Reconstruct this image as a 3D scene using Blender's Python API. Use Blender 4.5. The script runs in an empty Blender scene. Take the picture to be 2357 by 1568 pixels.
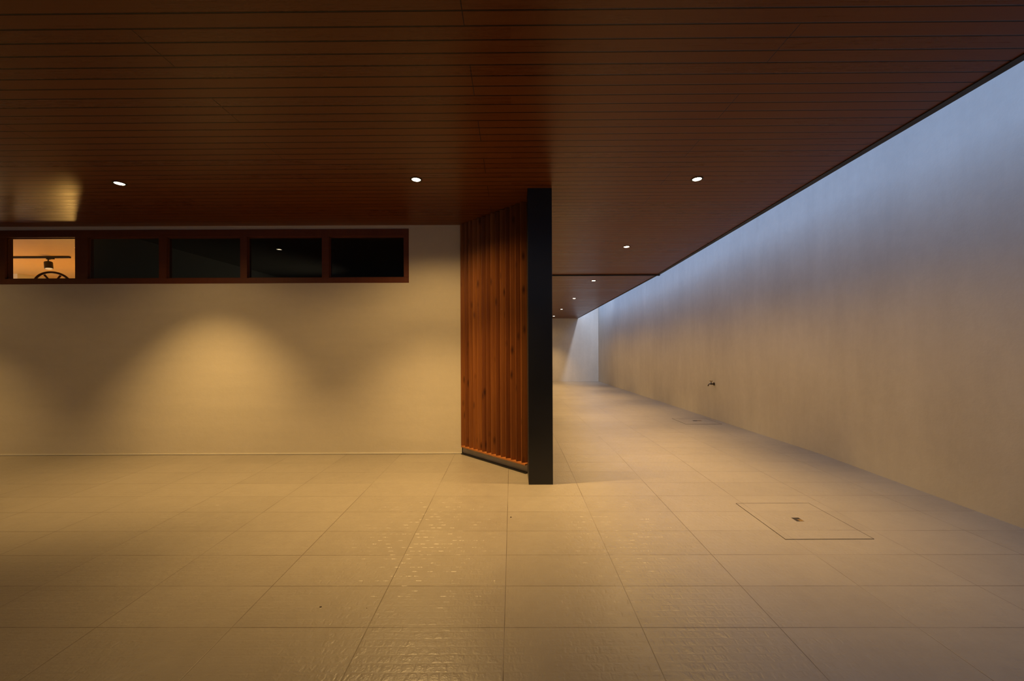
import bpy, bmesh, math, random
from mathutils import Vector, Matrix

# ------------------------------------------------------------------ camera, world, exposure
C = bpy.context.scene.collection
sc = bpy.context.scene
CAMH = 1.257                      # eye height
F = 930.0                         # focal length in pixels of the 2357 frame
cam_d = bpy.data.cameras.new('camera')
cam = bpy.data.objects.new('camera', cam_d)
C.objects.link(cam)
cam_d.sensor_fit = 'HORIZONTAL'
cam_d.sensor_width = 36.0
cam_d.lens = 36.0 * F / 2357.0
cam_d.clip_start = 0.05
cam_d.clip_end = 200
cam.rotation_euler = (math.radians(90), -0.0042, 0)
cam.location = (0, 0, CAMH)
cam.rotation_mode = 'XYZ'
cam.matrix_world = (Matrix.Translation((0, 0, CAMH)) @ Matrix.Rotation(0.0042, 4, 'Y')
                    @ Matrix.Rotation(math.radians(90), 4, 'X'))
sc.camera = cam

world = bpy.data.worlds.new('dusk_sky')
sc.world = world
world.use_nodes = True
bg = world.node_tree.nodes['Background']
bg.inputs['Color'].default_value = (0.33, 0.54, 1.0, 1)
bg.inputs['Strength'].default_value = 1.75

sc.view_settings.view_transform = 'Standard'
sc.view_settings.look = 'None'
sc.view_settings.gamma = 1.0
sc.view_settings.use_curve_mapping = False
sc.view_settings.exposure = 0.0

WARM = (1.0, 0.62, 0.225)
LAMP_W = 340.0                    # narrow beam of one downlight
SPILL_W = 48.0                    # its wide spill

# ------------------------------------------------------------------ place measurements (metres)
def near_ceil(y):                 # underside of the near soffit
    return CAMH + 1.4533 - 0.036 * y
def far_ceil(y):                  # underside of the far soffit
    return CAMH + 1.446 - 0.0374 * y
def floor_z(y):                   # the drive is level and then falls away
    return 0.0 if y < 4.4 else -0.031 * (y - 4.4)
def wall_x(y):                    # face of the boundary wall
    return 3.376
Y_STEP = 7.36                     # where the near soffit ends
Y_FAREND = 15.79                  # where the far soffit ends
Y_FARWALL = 15.80                 # the far wall closes it off
Y_WIN = 4.505                     # face of the window wall
X_WALL_END = -0.563
REAR = -3.6
LEFT = -8.6

# ------------------------------------------------------------------ node helpers
def new_mat(name):
    m = bpy.data.materials.new(name)
    m.use_nodes = True
    nt = m.node_tree
    b = nt.nodes['Principled BSDF']
    return m, nt, b

def N(nt, t, **kw):
    n = nt.nodes.new(t)
    for k, v in kw.items():
        if k.startswith('_'):
            setattr(n, k[1:], v)
        else:
            n.inputs[k].default_value = v
    return n

def math_(nt, op, a, b=None, c=None, clamp=False):
    n = nt.nodes.new('ShaderNodeMath')
    n.operation = op
    n.use_clamp = clamp
    for i, v in enumerate((a, b, c)):
        if v is None:
            continue
        if isinstance(v, (int, float)):
            n.inputs[i].default_value = v
        else:
            nt.links.new(v, n.inputs[i])
    return n.outputs[0]

def geo_xyz(nt):
    g = nt.nodes.new('ShaderNodeNewGeometry')
    s = nt.nodes.new('ShaderNodeSeparateXYZ')
    nt.links.new(g.outputs['Position'], s.inputs[0])
    return g.outputs['Position'], s.outputs[0], s.outputs[1], s.outputs[2]

def line_dist(nt, v, pitch, off):
    """distance (m) from v to the nearest line off + k*pitch"""
    t = math_(nt, 'SUBTRACT', v, off)
    t = math_(nt, 'DIVIDE', t, pitch)
    t = math_(nt, 'ADD', t, 0.5)
    t = math_(nt, 'FRACT', t)
    t = math_(nt, 'SUBTRACT', t, 0.5)
    t = math_(nt, 'ABSOLUTE', t)
    return math_(nt, 'MULTIPLY', t, pitch)

def mixc(nt, fac, a, b, blend='MIX'):
    n = nt.nodes.new('ShaderNodeMix')
    n.data_type = 'RGBA'
    n.blend_type = blend
    n.clamp_factor = True
    if isinstance(fac, (int, float)):
        n.inputs[0].default_value = fac
    else:
        nt.links.new(fac, n.inputs[0])
    for i, v in ((6, a), (7, b)):
        if isinstance(v, tuple):
            n.inputs[i].default_value = v + (1,) if len(v) == 3 else v
        else:
            nt.links.new(v, n.inputs[i])
    return n.outputs[2]

def noise(nt, vec, scale, detail=3, rough=0.5, stretch=None):
    if stretch:
        mp = nt.nodes.new('ShaderNodeMapping')
        mp.inputs['Scale'].default_value = stretch
        nt.links.new(vec, mp.inputs['Vector'])
        vec = mp.outputs[0]
    n = N(nt, 'ShaderNodeTexNoise', Scale=scale, Detail=detail, Roughness=rough)
    nt.links.new(vec, n.inputs['Vector'])
    return n.outputs['Fac']

def maprange(nt, v, a, b, c=0.0, d=1.0):
    n = nt.nodes.new('ShaderNodeMapRange')
    nt.links.new(v, n.inputs[0])
    for i, x in enumerate((a, b, c, d)):
        n.inputs[i + 1].default_value = x
    return n.outputs[0]

def bump(nt, b, h, dist, strength=1.0):
    n = N(nt, 'ShaderNodeBump', Strength=strength, Distance=dist)
    nt.links.new(h, n.inputs['Height'])
    nt.links.new(n.outputs[0], b.inputs['Normal'])

# ------------------------------------------------------------------ materials
def plaster(name, base, tint, stain=0.25, rough=0.75, seed=(0, 0, 0), streak=(1.6, 1.6, 0.32)):
    m, nt, b = new_mat(name)
    pos, x, y, z = geo_xyz(nt)
    ad = nt.nodes.new('ShaderNodeVectorMath'); ad.operation = 'ADD'
    nt.links.new(pos, ad.inputs[0]); ad.inputs[1].default_value = seed
    p = ad.outputs[0]
    big = noise(nt, p, 0.9, 5, 0.6)
    vert = noise(nt, p, 2.2, 5, 0.65, streak)
    fine = noise(nt, p, 14, 4, 0.6)
    f = math_(nt, 'ADD', math_(nt, 'MULTIPLY', big, 0.45), math_(nt, 'MULTIPLY', vert, 0.4))
    f = math_(nt, 'ADD', f, math_(nt, 'MULTIPLY', fine, 0.15))
    f = maprange(nt, f, 0.36, 0.64)
    col = mixc(nt, math_(nt, 'MULTIPLY', f, stain), base, tint)
    nt.links.new(col, b.inputs['Base Color'])
    b.inputs['Roughness'].default_value = rough
    b.inputs['Specular IOR Level'].default_value = 0.25
    h = math_(nt, 'ADD', noise(nt, p, 5, 4, 0.6), math_(nt, 'MULTIPLY', noise(nt, p, 60, 3, 0.6), 0.15))
    bump(nt, b, h, 0.006, 0.5)
    return m

M_WALL = plaster('window_wall_plaster', (0.70, 0.635, 0.51), (0.60, 0.545, 0.435), 0.8, streak=(0.3, 0.3, 2.2))
M_RWALL = plaster('boundary_wall_plaster', (0.66, 0.615, 0.53), (0.52, 0.48, 0.415), 0.8, seed=(3, 7, 2))
M_CREAM = plaster('cream_plaster', (0.75, 0.68, 0.52), (0.7, 0.62, 0.48), 0.4)
M_CONC = plaster('bare_concrete', (0.55, 0.51, 0.43), (0.40, 0.37, 0.31), 0.9)
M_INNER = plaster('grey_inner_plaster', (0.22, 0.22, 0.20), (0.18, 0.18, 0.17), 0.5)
M_WHITE = plaster('white_filler', (0.72, 0.68, 0.58), (0.68, 0.64, 0.55), 0.3)

def tile_color(nt, pos, x, y, with_grout=True):
    v = math_(nt, 'ADD', y, math_(nt, 'MULTIPLY', x, 0.006))
    big = noise(nt, pos, 0.8, 5, 0.6)
    fine = noise(nt, pos, 9, 5, 0.7)
    # tone that changes from tile to tile
    ix = math_(nt, 'FLOOR', math_(nt, 'DIVIDE', math_(nt, 'ADD', x, 0.038), 0.6))
    iy = math_(nt, 'FLOOR', math_(nt, 'DIVIDE', math_(nt, 'SUBTRACT', v, 1.7685), 0.299))
    cb = nt.nodes.new('ShaderNodeCombineXYZ')
    nt.links.new(ix, cb.inputs[0]); nt.links.new(iy, cb.inputs[1])
    wn = nt.nodes.new('ShaderNodeTexWhiteNoise'); wn.noise_dimensions = '3D'
    nt.links.new(cb.outputs[0], wn.inputs['Vector'])
    f = math_(nt, 'ADD', math_(nt, 'MULTIPLY', big, 0.5), math_(nt, 'MULTIPLY', fine, 0.35))
    f = math_(nt, 'ADD', f, math_(nt, 'MULTIPLY', wn.outputs['Value'], 0.12))
    f = maprange(nt, f, 0.32, 0.68)
    col = mixc(nt, f, (0.285, 0.25, 0.205), (0.36, 0.32, 0.262))
    return v, col, wn

def make_tile(name, seams=True):
    m, nt, b = new_mat(name)
    pos, x, y, z = geo_xyz(nt)
    v, col, wn = tile_color(nt, pos, x, y)
    dx = line_dist(nt, x, 0.6, -0.038)
    dy = line_dist(nt, v, 0.299, 1.7685)
    d = math_(nt, 'MINIMUM', dx, dy)
    g = maprange(nt, d, 0.0011, 0.0021, 1.0, 0.0)
    g = math_(nt, 'MULTIPLY', g, maprange(nt, noise(nt, pos, 1.3, 3, 0.6), 0.38, 0.55, 0.35, 1.0))
    col = mixc(nt, g, col, (0.12, 0.09, 0.062))
    nt.links.new(col, b.inputs['Base Color'])
    rn = noise(nt, pos, 3.0, 4, 0.7)
    rr = maprange(nt, rn, 0.3, 0.7, 0.36, 0.48)
    nt.links.new(rr, b.inputs['Roughness'])
    b.inputs['Specular IOR Level'].default_value = 0.3
    # pressed relief: short raised dashes on each tile
    br = nt.nodes.new('ShaderNodeTexBrick')
    br.offset = 0.5
    br.inputs['Scale'].default_value = 1.0
    br.inputs['Mortar Size'].default_value = 0.009
    br.inputs['Mortar Smooth'].default_value = 1.0
    br.inputs['Brick Width'].default_value = 0.0429
    br.inputs['Row Height'].default_value = 0.0427
    br.inputs['Color1'].default_value = (1, 1, 1, 1)
    br.inputs['Color2'].default_value = (0.35, 0.35, 0.35, 1)
    br.inputs['Mortar'].default_value = (0, 0, 0, 1)
    wob = N(nt, 'ShaderNodeTexNoise', Scale=17.0, Detail=2)
    nt.links.new(pos, wob.inputs['Vector'])
    vm = nt.nodes.new('ShaderNodeVectorMath'); vm.operation = 'MULTIPLY_ADD'
    nt.links.new(wob.outputs['Color'], vm.inputs[0]); vm.inputs[1].default_value = (0.035, 0.012, 0.0)
    nt.links.new(pos, vm.inputs[2])
    nt.links.new(vm.outputs[0], br.inputs['Vector'])
    rel = maprange(nt, noise(nt, pos, 30, 3, 0.6), 0.35, 0.65)
    mask = maprange(nt, noise(nt, pos, 1.7, 2, 0.5), 0.35, 0.65, 0.35, 1.0)
    h = math_(nt, 'MULTIPLY', math_(nt, 'MULTIPLY', br.outputs['Color'], rel), mask)
    h = math_(nt, 'SUBTRACT', h, math_(nt, 'MULTIPLY', g, 1.0))
    h = math_(nt, 'ADD', h, math_(nt, 'MULTIPLY', noise(nt, pos, 120, 2, 0.6), 0.15))
    bn = N(nt, 'ShaderNodeBump', Strength=0.45, Distance=0.003)
    nt.links.new(h, bn.inputs['Height'])
    # the camera-side edges of the pressed dashes are steep little facets
    vr = math_(nt, 'DIVIDE', math_(nt, 'SUBTRACT', v, 1.7685), 0.0427)
    edge = math_(nt, 'LESS_THAN', math_(nt, 'FRACT', vr), 0.12)
    rowi = math_(nt, 'FLOOR', vr)
    xr = math_(nt, 'ADD', math_(nt, 'DIVIDE', x, 0.0429), math_(nt, 'MULTIPLY', rowi, 0.5))
    cb2 = nt.nodes.new('ShaderNodeCombineXYZ')
    nt.links.new(math_(nt, 'FLOOR', xr), cb2.inputs[0]); nt.links.new(rowi, cb2.inputs[1])
    wn2 = nt.nodes.new('ShaderNodeTexWhiteNoise'); wn2.noise_dimensions = '3D'
    nt.links.new(cb2.outputs[0], wn2.inputs['Vector'])
    pick = math_(nt, 'GREATER_THAN', wn2.outputs['Value'], 0.45)
    inx = math_(nt, 'LESS_THAN', math_(nt, 'ABSOLUTE', math_(nt, 'SUBTRACT', math_(nt, 'FRACT', xr), 0.5)), 0.33)
    k = math_(nt, 'MULTIPLY', math_(nt, 'MULTIPLY', edge, pick), inx)
    sepw = nt.nodes.new('ShaderNodeSeparateColor')
    nt.links.new(wn2.outputs['Color'], sepw.inputs[0])
    ty_ = math_(nt, 'MULTIPLY', k, math_(nt, 'MULTIPLY_ADD', sepw.outputs[1], -0.30, -0.28))
    tx_ = math_(nt, 'MULTIPLY', k, math_(nt, 'MULTIPLY_ADD', sepw.outputs[0], 0.30, -0.15))
    cv = nt.nodes.new('ShaderNodeCombineXYZ')
    nt.links.new(tx_, cv.inputs[0]); nt.links.new(ty_, cv.inputs[1])
    av = nt.nodes.new('ShaderNodeVectorMath'); av.operation = 'ADD'
    nt.links.new(bn.outputs[0], av.inputs[0]); nt.links.new(cv.outputs[0], av.inputs[1])
    nv = nt.nodes.new('ShaderNodeVectorMath'); nv.operation = 'NORMALIZE'
    nt.links.new(av.outputs[0], nv.inputs[0])
    nt.links.new(bn.outputs[0], b.inputs['Normal'])
    nt.links.new(nv.outputs[0], b.inputs['Coat Normal'])
    b.inputs['Coat Weight'].default_value = 0.5
    b.inputs['Coat Roughness'].default_value = 0.36
    b.inputs['Coat IOR'].default_value = 1.5
    return m
M_TILE = make_tile('relief_floor_tile')

def make_ceiling():
    m, nt, b = new_mat('brown_ceiling_boards')
    pos, x, y, z = geo_xyz(nt)
    v = math_(nt, 'ADD', y, math_(nt, 'MULTIPLY', x, 0.0058))
    dy = line_dist(nt, v, 0.08, 1.7012)
    # panels three boards wide with staggered end joints
    row = math_(nt, 'FLOOR', math_(nt, 'DIVIDE', math_(nt, 'SUBTRACT', v, 1.7812), 0.24))
    odd = math_(nt, 'FLOORED_MODULO', row, 2.0)
    xo = math_(nt, 'SUBTRACT', x, math_(nt, 'MULTIPLY', odd, 1.48))
    dj = line_dist(nt, xo, 2.96, -1.685)
    s1 = maprange(nt, dy, 0.0024, 0.0044, 1.0, 0.0)
    s2 = maprange(nt, dj, 0.0010, 0.0020, 1.0, 0.0)
    s = math_(nt, 'MAXIMUM', s1, s2)
    board = math_(nt, 'FLOOR', math_(nt, 'DIVIDE', math_(nt, 'SUBTRACT', v, 1.7012), 0.08))
    cb = nt.nodes.new('ShaderNodeCombineXYZ')
    nt.links.new(board, cb.inputs[0])
    nt.links.new(math_(nt, 'FLOOR', math_(nt, 'DIVIDE', xo, 2.96)), cb.inputs[1])
    wn = nt.nodes.new('ShaderNodeTexWhiteNoise'); wn.noise_dimensions = '3D'
    nt.links.new(cb.outputs[0], wn.inputs['Vector'])
    grain = noise(nt, pos, 3.0, 6, 0.65, (0.9, 26, 26))
    cloud = noise(nt, pos, 1.4, 3, 0.5)
    f = math_(nt, 'ADD', math_(nt, 'MULTIPLY', grain, 0.6), math_(nt, 'MULTIPLY', wn.outputs['Value'], 0.25))
    f = math_(nt, 'ADD', f, math_(nt, 'MULTIPLY', cloud, 0.2))
    f = maprange(nt, f, 0.30, 0.72)
    col = mixc(nt, f, (0.104, 0.0275, 0.0052), (0.140, 0.041, 0.0080))
    col = mixc(nt, s, col, (0.006, 0.002, 0.001))
    nt.links.new(col, b.inputs['Base Color'])
    rg = maprange(nt, math_(nt, 'ADD', grain, math_(nt, 'MULTIPLY', wn.outputs['Value'], 0.3)), 0.3, 0.9, 0.24, 0.36)
    nt.links.new(rg, b.inputs['Roughness'])
    b.inputs['Specular IOR Level'].default_value = 0.22
    h = math_(nt, 'SUBTRACT', math_(nt, 'MULTIPLY', grain, 0.05), s)
    bump(nt, b, h, 0.003, 0.8)
    return m
M_CEIL = make_ceiling()

def wood(name, c1, c2, rough=0.45, stretch=(22, 22, 0.8), knots=True, boards=False):
    m, nt, b = new_mat(name)
    tc = nt.nodes.new('ShaderNodeTexCoord')
    pos = nt.nodes.new('ShaderNodeNewGeometry').outputs['Position']
    g = noise(nt, pos, 2.5, 6, 0.65, stretch)
    w = noise(nt, pos, 1.0, 2, 0.5, (24, 24, 0.5))
    f = maprange(nt, math_(nt, 'ADD', math_(nt, 'MULTIPLY', g, 0.6), math_(nt, 'MULTIPLY', w, 0.4)), 0.33, 0.67)
    col = mixc(nt, f, c1, c2)
    if knots:
        vo = nt.nodes.new('ShaderNodeTexVoronoi')
        vo.inputs['Scale'].default_value = 1.0
        mp = nt.nodes.new('ShaderNodeMapping')
        mp.inputs['Scale'].default_value = (11, 11, 4.2)
        nt.links.new(pos, mp.inputs['Vector']); nt.links.new(mp.outputs[0], vo.inputs['Vector'])
        k = maprange(nt, vo.outputs['Distance'], 0.05, 0.24, 0.85, 0.0)
        col = mixc(nt, k, col, (c1[0] * 0.25, c1[1] * 0.2, c1[2] * 0.2))
    if boards:                                    # each board has its own tone
        gi = nt.nodes.new('ShaderNodeNewGeometry')
        col = mixc(nt, 1.0, col, mixc(nt, gi.outputs['Random Per Island'], (0.62, 0.55, 0.5), (1.1, 1.15, 1.15)), 'MULTIPLY')
    nt.links.new(col, b.inputs['Base Color'])
    b.inputs['Roughness'].default_value = rough
    b.inputs['Specular IOR Level'].default_value = 0.4
    bump(nt, b, g, 0.002, 0.5)
    return m
M_SLAT = wood('knotty_red_brown_wood', (0.18, 0.052, 0.010), (0.33, 0.112, 0.022), boards=True)
M_RAIL = wood('orange_brown_wood', (0.35, 0.12, 0.03), (0.48, 0.18, 0.045), knots=False)
M_FRAME = wood('red_brown_frame_wood', (0.115, 0.030, 0.009), (0.16, 0.045, 0.013), 0.5, (2, 20, 20), False)
M_INCEIL = wood('honey_ceiling_wood', (0.66, 0.36, 0.09), (0.74, 0.42, 0.11), 0.5, (0.8, 8, 8), False)
M_WHEEL = wood('dark_wheel_wood', (0.05, 0.02, 0.01), (0.09, 0.035, 0.015), 0.5, (8, 8, 8), False)

def simple(name, col, rough=0.5, metal=0.0, var=0.15, scale=6, spec=0.5):
    m, nt, b = new_mat(name)
    pos = nt.nodes.new('ShaderNodeNewGeometry').outputs['Position']
    f = noise(nt, pos, scale, 4, 0.6)
    c2 = tuple(min(1, c * (1 + var)) for c in col)
    c1 = tuple(c * (1 - var) for c in col)
    nt.links.new(mixc(nt, f, c1, c2), b.inputs['Base Color'])
    nt.links.new(maprange(nt, noise(nt, pos, scale * 0.7, 4, 0.6), 0.3, 0.7, rough * 0.85, rough * 1.15), b.inputs['Roughness'])
    b.inputs['Metallic'].default_value = metal
    b.inputs['Specular IOR Level'].default_value = spec
    return m
M_BLACK = simple('black_painted_steel', (0.010, 0.010, 0.011), 0.38, 0, 0.4, 3, 0.5)
M_TRIM = simple('black_metal_trim', (0.008, 0.008, 0.009), 0.55)
M_ROOF = simple('roof_slab', (0.12, 0.11, 0.10), 0.8)
M_GAP = simple('dark_joint', (0.03, 0.022, 0.015), 0.8)
M_CHROME = simple('dull_chrome', (0.12, 0.10, 0.08), 0.3, 0.9, 0.2)
M_BRASS = simple('worn_brass', (0.35, 0.22, 0.06), 0.45, 0.7, 0.3, 30)
M_SPOT = simple('grey_lamp_housing', (0.025, 0.024, 0.022), 0.35)
M_CRUMB = simple('dark_crumb', (0.06, 0.035, 0.02), 0.8)

def emit(name, col, strength):
    m, nt, b = new_mat(name)
    b.inputs['Base Color'].default_value = (0.8, 0.8, 0.8, 1)
    b.inputs['Emission Color'].default_value = col + (1,)
    b.inputs['Emission Strength'].default_value = strength
    return m
M_LENS = emit('lit_lens', (1.0, 0.80, 0.50), 28)
M_LENS2 = emit('pale_spot_lens', (1.0, 0.85, 0.6), 0.25)

def make_glass():
    m = bpy.data.materials.new('window_glass')
    m.use_nodes = True
    nt = m.node_tree
    nt.nodes.clear()
    out = nt.nodes.new('ShaderNodeOutputMaterial')
    tr = N(nt, 'ShaderNodeBsdfTransparent', Color=(0.80, 0.80, 0.76, 1))
    gl = N(nt, 'ShaderNodeBsdfGlossy', Color=(0.9, 0.9, 0.9, 1), Roughness=0.0)
    fr = N(nt, 'ShaderNodeFresnel', IOR=1.5)
    mx = nt.nodes.new('ShaderNodeMixShader')
    gb = nt.nodes.new('ShaderNodeNewGeometry')
    nt.links.new(math_(nt, 'MULTIPLY', fr.outputs[0], math_(nt, 'SUBTRACT', 1.0, gb.outputs['Backfacing'])), mx.inputs[0])
    nt.links.new(tr.outputs[0], mx.inputs[1]); nt.links.new(gl.outputs[0], mx.inputs[2])
    nt.links.new(mx.outputs[0], out.inputs['Surface'])
    return m
M_GLASS = make_glass()

# ------------------------------------------------------------------ mesh helpers
def obj(name, bm, mat, parent=None, bevel=0.0, seg=2, smooth=False):
    bmesh.ops.recalc_face_normals(bm, faces=bm.faces)
    me = bpy.data.meshes.new(name)
    bm.to_mesh(me); bm.free()
    if smooth:
        for p in me.polygons: p.use_smooth = True
    for mm in (mat if isinstance(mat, (list, tuple)) else [mat]):
        me.materials.append(mm)
    o = bpy.data.objects.new(name, me)
    C.objects.link(o)
    if parent: o.parent = parent
    if bevel:
        md = o.modifiers.new('bevel', 'BEVEL')
        md.width = bevel; md.segments = seg; md.limit_method = 'ANGLE'
        md.harden_normals = False
    return o

def thing(name, label, cat, loc=(0, 0, 0), group=None, rot=(0, 0, 0)):
    o = bpy.data.objects.new(name, None)
    o.empty_display_size = 0.1
    C.objects.link(o)
    o.location = loc; o.rotation_euler = rot
    o['label'] = label; o['category'] = cat
    if group: o['group'] = group
    return o

def tag(o, label, cat, group=None):
    o['label'] = label; o['category'] = cat
    if group: o['group'] = group
    return o

def struct(name, bm, mat, parent=None, **k):
    o = obj(name, bm, mat, parent, **k)
    if parent is None: o['kind'] = 'structure'
    return o

def box(bm, x0, x1, y0, y1, z0, z1, mat_index=0):
    vs = [bm.verts.new(p) for p in ((x0, y0, z0), (x1, y0, z0), (x1, y1, z0), (x0, y1, z0),
                                    (x0, y0, z1), (x1, y0, z1), (x1, y1, z1), (x0, y1, z1))]
    for f in ((0, 3, 2, 1), (4, 5, 6, 7), (0, 1, 5, 4), (1, 2, 6, 5), (2, 3, 7, 6), (3, 0, 4, 7)):
        fc = bm.faces.new([vs[i] for i in f]); fc.material_index = mat_index
    return vs

def prism(bm, pts, zlo, zhi):
    """pts: plan polygon; zlo/zhi: functions (x, y) -> height or numbers"""
    fl = zlo if callable(zlo) else (lambda x, y: zlo)
    fh = zhi if callable(zhi) else (lambda x, y: zhi)
    lo = [bm.verts.new((x, y, fl(x, y))) for x, y in pts]
    hi = [bm.verts.new((x, y, fh(x, y))) for x, y in pts]
    n = len(pts)
    bm.faces.new(lo[::-1]); bm.faces.new(hi)
    for i in range(n):
        j = (i + 1) % n
        bm.faces.new((lo[i], lo[j], hi[j], hi[i]))

def lathe(bm, prof, seg=24, axis='Z', origin=(0, 0, 0), cap=True):
    rings = []
    R = {'Z': Matrix.Identity(3), 'X': Matrix.Rotation(math.pi / 2, 3, 'Y'), 'Y': Matrix.Rotation(-math.pi / 2, 3, 'X')}[axis]
    for r, h in prof:
        ring = []
        for i in range(seg):
            a = 2 * math.pi * i / seg
            ring.append(bm.verts.new(R @ Vector((r * math.cos(a), r * math.sin(a), h)) + Vector(origin)))
        rings.append(ring)
    for k in range(len(rings) - 1):
        for i in range(seg):
            j = (i + 1) % seg
            bm.faces.new((rings[k][i], rings[k][j], rings[k + 1][j], rings[k + 1][i]))
    if cap:
        bm.faces.new(rings[0][::-1]); bm.faces.new(rings[-1])

def tube(bm, pts, r, seg=12):
    pts = [Vector(p) for p in pts]
    rings = []
    for i, p in enumerate(pts):
        d = (pts[min(i + 1, len(pts) - 1)] - pts[max(i - 1, 0)]).normalized()
        up = Vector((0, 0, 1)) if abs(d.z) < 0.9 else Vector((0, 1, 0))
        a = d.cross(up).normalized(); b_ = d.cross(a).normalized()
        rr = r[i] if isinstance(r, (list, tuple)) else r
        rings.append([bm.verts.new(p + rr * (math.cos(t) * a + math.sin(t) * b_))
                      for t in [2 * math.pi * k / seg for k in range(seg)]])
    for k in range(len(rings) - 1):
        for i in range(seg):
            j = (i + 1) % seg
            bm.faces.new((rings[k][i], rings[k][j], rings[k + 1][j], rings[k + 1][i]))
    bm.faces.new(rings[0][::-1]); bm.faces.new(rings[-1])

def px(u, v, y):
    """world x, z of the pixel (u, v) of the photograph at depth y"""
    X = u - 1178.5; Y = v - 784
    X, Y = X - 0.0042 * Y, Y + 0.0042 * X
    return X * y / F, CAMH - Y * y / F

# ------------------------------------------------------------------ floor
bm = bmesh.new()
ys = [REAR, 4.4, Y_FARWALL + 0.3]
prism(bm, [(LEFT - 0.3, REAR - 0.3), (3.95, REAR - 0.3), (3.95, 4.4), (LEFT - 0.3, 4.4)], -0.3, 0.0)
prism(bm, [(LEFT - 0.3, 4.4), (3.95, 4.4), (3.95, Y_FARWALL + 0.3), (LEFT - 0.3, Y_FARWALL + 0.3)], -0.9, lambda x, y: floor_z(y))
bmesh.ops.remove_doubles(bm, verts=bm.verts, dist=1e-5)
struct('floor', bm, M_TILE)

# ------------------------------------------------------------------ ceilings
EDGE = [(2.50, REAR), (2.51, 0.0), (2.533, 2.0), (2.556, 3.04), (2.685, Y_STEP)]
def edge_x(y):
    for (xa, ya), (xb, yb) in zip(EDGE, EDGE[1:]):
        if y <= yb: return xa + (xb - xa) * (y - ya) / (yb - ya)
    return EDGE[-1][0]
bm = bmesh.new()
# over the paved space in front of the window wall, then over the side passage
pts = [(LEFT, REAR)] + EDGE + [(0.02, Y_STEP), (0.02, 4.9), (LEFT, 4.9)]
prism(bm, pts, lambda x, y: near_ceil(y), lambda x, y: near_ceil(y) + 0.15)
struct('ceiling', bm, M_CEIL)
bm = bmesh.new()
XE1, XE2 = 2.638, 2.58
prism(bm, [(0.02, Y_STEP + 0.012), (XE1, Y_STEP + 0.012), (XE2, Y_FAREND), (0.02, Y_FAREND)],
      lambda x, y: far_ceil(y), lambda x, y: far_ceil(y) + 0.12)
struct('ceiling.001', bm, M_CEIL)

# black metal edging of the soffits
bm = bmesh.new()
EW = 0.046
for (xa, ya), (xb, yb) in zip(EDGE, EDGE[1:]):
    prism(bm, [(xa - EW, ya), (xa + 0.006, ya), (xb + 0.006, yb), (xb - EW, yb)],
          lambda x, y: near_ceil(y) - 0.006, lambda x, y: near_ceil(y) + 0.16)
o = struct('trim_1', bm, M_TRIM)
bm = bmesh.new()
prism(bm, [(0.10, Y_STEP - 0.03), (2.691, Y_STEP - 0.03), (2.691, Y_STEP + 0.012), (0.10, Y_STEP + 0.012)],
      near_ceil(Y_STEP) - 0.020, lambda x, y: near_ceil(y) + 0.16)
struct('trim_2', bm, M_TRIM)
bm = bmesh.new()
prism(bm, [(XE1 - 0.03, Y_STEP + 0.012), (XE1 + 0.006, Y_STEP + 0.012), (XE2 + 0.006, Y_FAREND), (XE2 - 0.03, Y_FAREND)],
      lambda x, y: far_ceil(y) - 0.005, lambda x, y: far_ceil(y) + 0.13)
struct('trim_3', bm, M_TRIM)

# ------------------------------------------------------------------ walls
bm = bmesh.new()
prism(bm, [(wall_x(REAR), REAR - 0.3), (3.9, REAR - 0.3), (3.9, Y_FARWALL + 0.3), (wall_x(Y_FARWALL), Y_FARWALL + 0.3)],
      lambda x, y: floor_z(y) - 0.05, lambda x, y: 3.40 - 0.052 * y)
struct('wall_right', bm, M_RWALL)
bm = bmesh.new()
box(bm, 0.0, wall_x(Y_FARWALL) + 0.02, Y_FARWALL, Y_FARWALL + 0.25, floor_z(Y_FARWALL) - 0.1, 2.58)
struct('wall_far', bm, M_RWALL)
# side of the house along the passage, behind the post
bm = bmesh.new()
prism(bm, [(0.02, 3.95), (0.24, 3.78), (0.24, Y_FARWALL), (0.02, Y_FARWALL)], lambda x, y: floor_z(y) - 0.03,
      lambda x, y: (near_ceil(y) if y < Y_STEP else far_ceil(y)) + 0.1)
struct('wall_side', bm, M_WALL)
bm = bmesh.new()
box(bm, LEFT - 0.25, 3.35, REAR - 0.25, REAR, -0.05, 2.66)
struct('wall_rear', bm, M_WALL)
bm = bmesh.new()
box(bm, LEFT - 0.25, LEFT, REAR, 4.6, -0.05, 3.3)
struct('wall_left', bm, M_WALL)

# window wall, with the strip window opening
WT, WB = CAMH + 1.250, CAMH + 0.650          # frame top / bottom
WR = px(941, 590, Y_WIN)[0]
WL = -6.75
TW = 0.22                                     # wall thickness
bm = bmesh.new()
box(bm, LEFT, X_WALL_END, Y_WIN, Y_WIN + TW, -0.02, WB)
box(bm, WR, X_WALL_END, Y_WIN, Y_WIN + TW, WB, near_ceil(Y_WIN) + 0.05)
box(bm, LEFT, WL, Y_WIN, Y_WIN + TW, WB, near_ceil(Y_WIN) + 0.05)
box(bm, WL, WR, Y_WIN, Y_WIN + TW, WT, near_ceil(Y_WIN) + 0.05)
struct('wall_back', bm, M_WALL)
bm = bmesh.new()
box(bm, LEFT, X_WALL_END, Y_WIN - 0.006, Y_WIN, 0.0, 0.011)
struct('baseboard_back', bm, M_WHITE)

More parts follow.
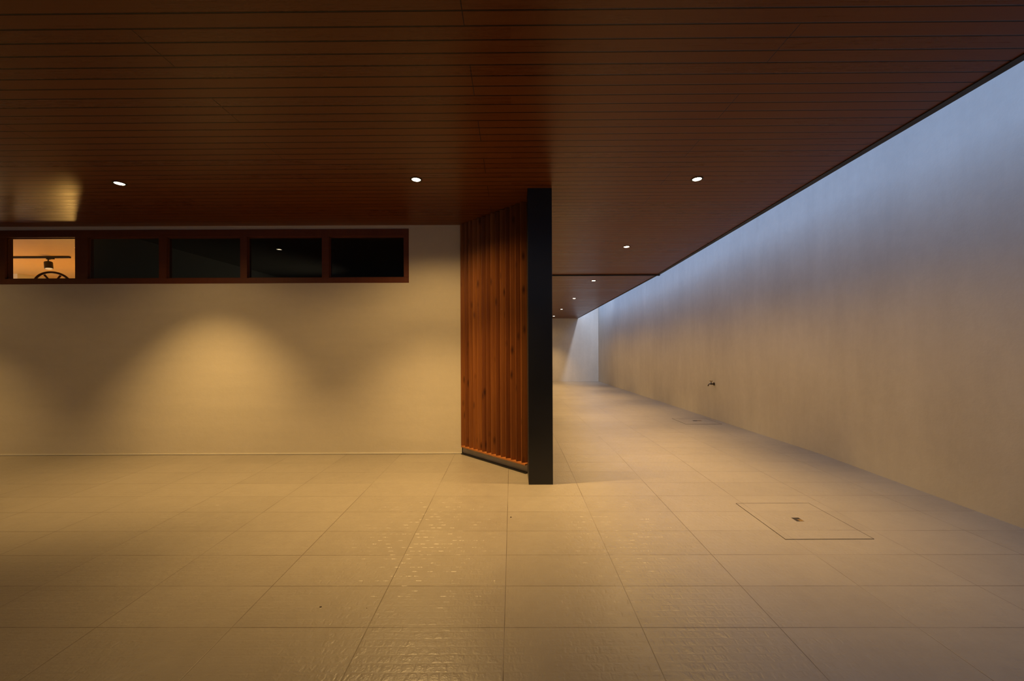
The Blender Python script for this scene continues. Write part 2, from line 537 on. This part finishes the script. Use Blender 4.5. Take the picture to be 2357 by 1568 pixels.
# ------------------------------------------------------------------ strip window
win = bpy.data.objects.new('window_1', None); C.objects.link(win)
win.location = (WL, Y_WIN, WB); win['kind'] = 'structure'
def local(bm, loc):
    for v in bm.verts: v.co -= Vector(loc)
P = lambda u: px(u, 590, Y_WIN)[0]
YF0, YF1 = Y_WIN - 0.004, Y_WIN + 0.075        # frame depth
zt = CAMH + 1.250; zb = CAMH + 0.650
ti = px(500, 545, Y_WIN)[1]; bi = px(700, 639.5, Y_WIN)[1]
bm = bmesh.new()
box(bm, WL, WR, YF0, YF1, ti, zt)
box(bm, WL, WR, YF0, YF1, zb, bi)
mull = [(WL, WL + 0.06), (P(-6), P(11.5)), (P(173), P(200)), (P(366), P(383)), (P(553), P(568.5)), (P(741), P(757)), (P(929.5), WR)]
for a, b_ in mull:
    box(bm, a, b_, YF0 + 0.002, YF1 - 0.001, bi, ti)
# inner glazing beads
for (a, b_), (c, d) in zip(mull, mull[1:]):
    for (x0, x1, z0, z1) in ((b_, c, ti - 0.012, ti), (b_, c, bi, bi + 0.008), (b_, b_ + 0.008, bi, ti), (c - 0.008, c, bi, ti)):
        box(bm, x0, x1, Y_WIN + 0.022, Y_WIN + 0.034, z0, z1)
local(bm, win.location)
obj('window_frame', bm, M_FRAME, win)
TILT = {round(P(568.5), 2): 0.012, round(P(200), 2): 0.03}
bm = bmesh.new()
for (a, b_), (c, d) in zip(mull, mull[1:]):
    tl = TILT.get(round(b_, 2), 0.0)
    vs = box(bm, b_ + 0.001, c - 0.001, Y_WIN + 0.036, Y_WIN + 0.041, bi + 0.001, ti - 0.001)
    for v in vs:                                # each sash hangs a little out of true
        v.co.y += tl * (v.co.z - (bi + ti) / 2) + abs(tl) * 0.15
local(bm, win.location)
obj('glass', bm, M_GLASS, win)

# ------------------------------------------------------------------ rooms behind the window
XP = P(186)                                    # partition between lit and dark room
ICEIL = CAMH + 1.30
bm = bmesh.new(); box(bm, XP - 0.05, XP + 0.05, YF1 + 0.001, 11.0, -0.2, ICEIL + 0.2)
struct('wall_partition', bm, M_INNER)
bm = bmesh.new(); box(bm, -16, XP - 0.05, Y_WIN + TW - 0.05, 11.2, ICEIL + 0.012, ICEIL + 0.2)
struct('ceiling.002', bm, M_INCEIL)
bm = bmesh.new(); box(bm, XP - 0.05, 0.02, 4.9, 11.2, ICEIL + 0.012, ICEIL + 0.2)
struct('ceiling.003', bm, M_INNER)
bm = bmesh.new(); box(bm, -16, 0.02, 11.0, 11.2, -0.4, ICEIL + 0.2)
struct('wall_inner_far', bm, M_CREAM)
bm = bmesh.new(); box(bm, -16.2, -16, Y_WIN + TW, 11.2, -0.4, ICEIL + 0.2)
struct('wall_inner_left', bm, M_CREAM)
cx, _ = px(40, 632, 7.7)
bm = bmesh.new(); box(bm, -16, cx, 7.7, 11.0, -0.3, ICEIL + 0.012)
struct('wall_inner_corner', bm, M_CREAM)
bm = bmesh.new(); box(bm, -16, LEFT, Y_WIN, Y_WIN + TW, -0.4, ICEIL + 0.2)
struct('wall_inner_front', bm, M_CREAM)

# track with one spotlight on the room ceiling
yt = 6.15
tx1, tz = px(161, 592, yt)
zc = ICEIL + 0.008
track = thing('track_light', 'black ceiling track with a grey cylinder spotlight, seen through the lit left window pane', 'track light', (px(111, 592, yt)[0], yt, zc))
bm = bmesh.new()
box(bm, -10.5, tx1, yt - 0.017, yt + 0.017, zc - 0.026, zc)
local(bm, track.location)
obj('track', bm, M_TRIM, track, bevel=0.002)
bm = bmesh.new()
lathe(bm, [(0.02, -0.026), (0.024, -0.034), (0.024, -0.045), (0.007, -0.048), (0.007, -0.085)], 16)
box(bm, 0.02, 0.085, -0.012, 0.012, -0.042, -0.026)
obj('stem', bm, M_SPOT, track)
bm = bmesh.new()
lathe(bm, [(0.03, 0.0), (0.046, -0.008), (0.048, -0.02), (0.048, -0.10), (0.044, -0.112), (0.040, -0.112), (0.038, -0.09)], 24)
hd = obj('lamp_head', bm, M_SPOT, track, smooth=False)
hd.location = (0, 0, -0.078); hd.rotation_euler = (math.radians(-6), math.radians(-12), 0)
bm = bmesh.new()
lathe(bm, [(0.0395, -0.1125), (0.030, -0.116), (0.012, -0.119)], 24)
obj('lens', bm, M_LENS2, hd)

# spoked wheel just inside the pane, turned towards the paving
yw = 5.35
wx, wz = px(122, 655, yw)
fz = floor_z(yw)
wheel = thing('spoked_wheel', 'dark spoked wheel, only its top showing behind the sill of the lit left window pane', 'wheel', (wx, yw, fz))
ang = math.atan2(wx, yw)
R_ = 29.5 * yw / F * 1.02
hz = wz - fz
def ringm(bm, r0, r1, t, seg=48):
    q = []
    for i in range(seg):
        a = 2 * math.pi * i / seg
        ca, sa = math.cos(a), math.sin(a)
        q.append([bm.verts.new((r * ca, yy, hz + r * sa)) for r, yy in ((r0, -t), (r1, -t), (r1, t), (r0, t))])
    for i in range(seg):
        A, B = q[i], q[(i + 1) % seg]
        for k in range(4):
            l = (k + 1) % 4
            bm.faces.new((A[k], B[k], B[l], A[l]))
bm = bmesh.new(); ringm(bm, R_ - 0.026, R_, 0.012)
rotz = -ang
def wpart(name, bm, m, **k):
    for v in bm.verts:
        v.co = Matrix.Rotation(rotz, 3, 'Z') @ v.co
    return obj(name, bm, m, wheel, **k)
wpart('rim', bm, M_WHEEL, bevel=0.004)
for k in range(6):
    a = math.radians(60 * k + 62)
    bm = bmesh.new()
    tube(bm, [(0.02 * math.cos(a), 0, hz + 0.02 * math.sin(a)), ((R_ - 0.03) * math.cos(a), 0, hz + (R_ - 0.03) * math.sin(a))], [0.009, 0.012], 10)
    wpart('spoke', bm, M_WHEEL)
bm = bmesh.new(); lathe(bm, [(0.03, -0.03), (0.034, -0.02), (0.034, 0.02), (0.03, 0.03)], 20, 'Y', (0, 0, hz))
wpart('hub', bm, M_WHEEL)
bm = bmesh.new()
tube(bm, [(0, 0.045, hz), (0, 0.045, 0.0)], 0.018, 12)
tube(bm, [(0, -0.02, hz), (0, 0.05, hz)], 0.01, 10)
lathe(bm, [(0.14, 0.0), (0.14, 0.02), (0.02, 0.03)], 24, 'Z', (0, 0.045, 0))
wpart('stand', bm, M_WHEEL)
def lamp(name, kind, loc, power, col, radius=0.03, **k):
    ld = bpy.data.lights.new(name, kind)
    ld.energy = power; ld.color = col
    ld.shadow_soft_size = radius
    for a, v in k.items(): setattr(ld, a, v)
    lo = bpy.data.objects.new(name, ld); C.objects.link(lo); lo.location = loc
    return lo
# the lamps burning low inside the lit room
lamp('room_lamp_light', 'POINT', (-7.3, 6.8, 0.85), 105, (1.0, 0.53, 0.13), 0.17)
lamp('room_lamp_light', 'POINT', (-9.0, 6.3, 1.2), 70, (1.0, 0.60, 0.22), 0.2)
dl = lamp('added_partition_fill', 'SPOT', (-2.2, 8.2, 1.4), 22, (1.0, 0.85, 0.6), 0.1, spot_size=math.radians(80), spot_blend=1.0)  # fill spot added so the dark room's partition reads grey
dl.rotation_euler = (Vector((-4.75, 6.6, 1.9)) - dl.location).to_track_quat('-Z', 'Y').to_euler()

# ------------------------------------------------------------------ black post
post = thing('post', 'tall black square steel post where the slatted screen meets the passage', 'post', (0.2462, 3.658, 0))
bm = bmesh.new()
prism(bm, [(-0.106, -0.14), (0.106, -0.14), (0.106, 0.12), (-0.106, 0.12)], 0.0, lambda x, y: near_ceil(y + 3.658) + 0.003)
obj('shaft', bm, M_BLACK, post, bevel=0.003)

# ------------------------------------------------------------------ slatted screen
A = Vector((-0.563, 4.500)); B = Vector((0.139, 3.815))
scr = thing('slatted_screen', 'angled screen of upright knotty red brown slats beside the black post', 'screen', (A.x, A.y, 0))
NS = 14
bm = bmesh.new()
random.seed(4)
for i in range(NS):
    t = (i + 0.5) / NS
    c = A + (B - A) * t
    w, th = 0.061, 0.017
    rot = math.radians(15 + random.uniform(-1.2, 1.2))
    dx, dy = math.cos(rot), math.sin(rot)
    nx, ny = -dy, dx
    q = []
    for su, sv in ((-1, -1), (1, -1), (1, 1), (-1, 1)):
        ch = 0.0
        q.append((c.x + su * w / 2 * dx + sv * th / 2 * nx - A.x, c.y + su * w / 2 * dy + sv * th / 2 * ny - A.y))
    prism(bm, q, 0.098, lambda x, y: near_ceil(y + A.y) - 0.004)
obj('slat_panel', bm, M_SLAT, scr, bevel=0.0025, seg=2)
d = (B - A).normalized(); n = Vector((-d.y, d.x))
if n.y < 0: n = -n                            # n points away from the camera
def strip(off0, off1, z0, z1, mat, name, s0=0.0, s1=0.0, **k):
    bm = bmesh.new()
    a0, b0 = A + n * off0 + d * s0, B + n * off0 - d * s1
    a1, b1 = A + n * off1 + d * s0, B + n * off1 - d * s1
    prism(bm, [(a0.x - A.x, a0.y - A.y), (b0.x - A.x, b0.y - A.y), (b1.x - A.x, b1.y - A.y), (a1.x - A.x, a1.y - A.y)], z0, z1)
    return obj(name, bm, mat, scr, **k)
strip(-0.030, 0.02, 0.080, 0.097, M_RAIL, 'bottom_rail', s0=0.022, bevel=0.002)
strip(0.036, 0.055, 0.08, lambda x, y: near_ceil(y + A.y) - 0.002, M_SLAT, 'backing_board')
strip(0.012, 0.12, 0.0, 0.08, M_CONC, 'plinth')
strip(-0.022, 0.012, 0.0, 0.008, M_BLACK, 'base_strip', s0=0.01)

# ------------------------------------------------------------------ recessed downlights
def downlight(x, y, near, label, tilt=(0, 0), power=1.0, cone=84, spill=1.0):
    fz = near_ceil if near else far_ceil
    s = -0.036 if near else -0.0374
    z = fz(y)
    t = thing('downlight', label, 'ceiling light', (x, y, z), 'recessed downlights in the boarded ceiling')
    t.rotation_euler = (math.atan(s), 0, 0)
    bm = bmesh.new()
    lathe(bm, [(0.048, 0.0), (0.048, -0.003), (0.046, -0.0045), (0.036, -0.0045), (0.0345, -0.002), (0.0345, 0.0)], 36, cap=False)
    obj('trim_ring', bm, M_TRIM, t)
    bm = bmesh.new()
    lathe(bm, [(0.0345, -0.0005), (0.034, -0.003), (0.022, -0.0042), (0.006, -0.0048)], 36)
    obj('lens', bm, M_LENS, t)
    lo = lamp('downlight_beam', 'SPOT', (x, y, z - 0.02), LAMP_W * power, WARM, 0.03, spot_size=math.radians(cone), spot_blend=1.0)
    lo.rotation_euler = (math.radians(tilt[1]), math.radians(tilt[0]), 0)   # +tilt[1] leans to +y
    lamp('downlight_spill', 'SPOT', (x, y, z - 0.02), SPILL_W * spill, WARM, 0.03, spot_size=math.radians(150), spot_blend=0.55)
    return t
downlight(-6.10, 3.40, True, 'lit round downlight beyond the left edge of the photo, above the paving', power=0.55, spill=0.3)
downlight(-3.283, 3.385, True, 'small tilted lit downlight, leftmost in the photo, above the strip window', (0, 10), 0.78, cone=81, spill=0.45)
downlight(-0.785, 3.334, True, 'brightest lit downlight, in the ceiling just left of the slatted screen', power=1.05, cone=92, spill=1.35)
downlight(1.539, 3.348, True, 'lit downlight nearest to the camera in the row over the side passage')
downlight(1.547, 5.44, True, 'second nearest lit downlight of the passage row, before the ceiling step')
downlight(1.585, 7.82, False, 'small lit downlight just beyond the dark ceiling step')
downlight(1.582, 10.25, False, 'second tiny lit downlight beyond the dark ceiling step')
downlight(1.557, 12.65, False, 'third tiny lit downlight beyond the dark ceiling step')
downlight(1.544, 14.88, False, 'farthest tiny lit downlight, touching the edge of the black post', power=0.6, spill=0.15)
# cool spot added out of view to brighten the far wall through the slot
yl = lamp('added_far_wall_spot', 'SPOT', (3.15, 12.6, 4.3), 420, (0.72, 0.80, 1.0), 0.12, spot_size=math.radians(62), spot_blend=1.0)
yl.rotation_euler = (Vector((2.5, 15.8, 0.9)) - yl.location).to_track_quat('-Z', 'Y').to_euler()

# ------------------------------------------------------------------ inspection covers
def cover(x0, x1, y0, y1, label, slot):
    cx_, cy_ = (x0 + x1) / 2, (y0 + y1) / 2
    z = floor_z(cy_)
    t = thing('inspection_cover', label, 'floor cover', (cx_, cy_, z), 'tiled inspection covers in the paving')
    if cy_ > 4.4: t.rotation_euler = (-math.atan(0.031), 0, 0)
    w, h = (x1 - x0) / 2, (y1 - y0) / 2
    g = 0.0028
    bm = bmesh.new()
    for b4 in ((-w, w, -h, -h + g), (-w, w, h - g, h), (-w, -w + g, -h + g, h - g), (w - g, w, -h + g, h - g)):
        box(bm, *b4, -0.004, 0.0022)
    obj('edge_frame', bm, M_GAP, t)
    sx, sy, sw, sh = slot
    # tiled lid with an opening for the lifting slot
    bm = bmesh.new()
    e = g
    xs = [-w + e, sx - sw, sx + sw, w - e]; ys_ = [-h + e, sy - sh, sy + sh, h - e]
    for i in range(3):
        for j in range(3):
            if i == 1 and j == 1: continue
            box(bm, xs[i], xs[i + 1], ys_[j], ys_[j + 1], -0.004, 0.0016)
    bmesh.ops.remove_doubles(bm, verts=bm.verts, dist=1e-6)
    obj('lid', bm, M_TILE, t)
    bm = bmesh.new()
    box(bm, sx - sw, sx + sw, sy - sh, sy + sh, 0.0002, 0.0018)
    obj('lifting_slot', bm, M_GAP, t)
    bm = bmesh.new()
    box(bm, sx - sw * 0.1, sx + sw * 0.95, sy - sh * 0.95, sy + sh * 0.1, 0.0018, 0.0022)
    obj('lifting_plate', bm, M_BRASS, t)
cover(1.710, 2.268, 2.535, 3.097, 'large square tiled cover with a small lifting slot in the near right paving', (-0.005, -0.002, 0.026, 0.03))
cover(2.70, 3.26, 6.28, 6.84, 'square tiled cover farther up the passage, at the wall below the tap', (0.04, 0.04, 0.07, 0.03))

# ------------------------------------------------------------------ wall tap
ty = 6.75
xw = wall_x(ty)
tzh = px(1640, 884, ty)[1]
tap = thing('tap', 'small dull metal garden tap with a T handle on the right wall', 'tap', (xw, ty, tzh))
bm = bmesh.new()
tube(bm, [(0.0, 0, 0), (-0.045, 0, 0), (-0.075, 0, 0.002), (-0.093, 0, -0.006), (-0.100, 0, -0.022), (-0.101, 0, -0.036)], [0.011, 0.011, 0.010, 0.009, 0.009, 0.0105], 14)
lathe(bm, [(0.014, -0.012), (0.017, -0.004), (0.017, 0.010), (0.012, 0.018), (0.006, 0.02), (0.006, 0.044)], 16, 'Z', (-0.052, 0, 0))
obj('body', bm, M_CHROME, tap, smooth=True)
bm = bmesh.new()
lathe(bm, [(0.011, 0.0), (0.028, 0.001), (0.026, 0.006), (0.012, 0.010)], 20, 'X', (-0.010, 0, 0))
obj('wall_flange', bm, M_CHROME, tap)
bm = bmesh.new()
tube(bm, [(-0.052, -0.028, 0.047), (-0.052, 0, 0.044), (-0.052, 0.028, 0.047)], [0.006, 0.005, 0.006], 10)
tube(bm, [(-0.078, 0, 0.048), (-0.052, 0, 0.044), (-0.030, 0, 0.048)], [0.006, 0.005, 0.006], 10)
obj('handle', bm, M_BRASS, tap)

# ------------------------------------------------------------------ crumb on the floor
def crumb(u, v, y, r, label, sx=0.8):
    bm = bmesh.new()
    bmesh.ops.create_icosphere(bm, subdivisions=2, radius=r)
    for w in bm.verts:
        w.co.x *= sx + 0.25 * math.sin(w.co.y * 900 + y * 7)
        w.co.z = max(-0.3 * r, w.co.z * 0.5)
    o = obj('crumb', bm, M_CRUMB)
    o.location = (px(u, v, y)[0], y, 0.3 * r + 0.0002)
    tag(o, label, 'crumb', 'dark crumbs on the paving')
crumb(1176, 1190, 2.87, 0.006, 'tiny dark crumb on the paving just in front of the black post')
crumb(738, 1396, 1.91, 0.0035, 'tiny long dark crumb on the near paving, left of the other two', 1.5)
crumb(844, 1399, 1.90, 0.002, 'very tiny dark crumb in the near paving, between the other two')
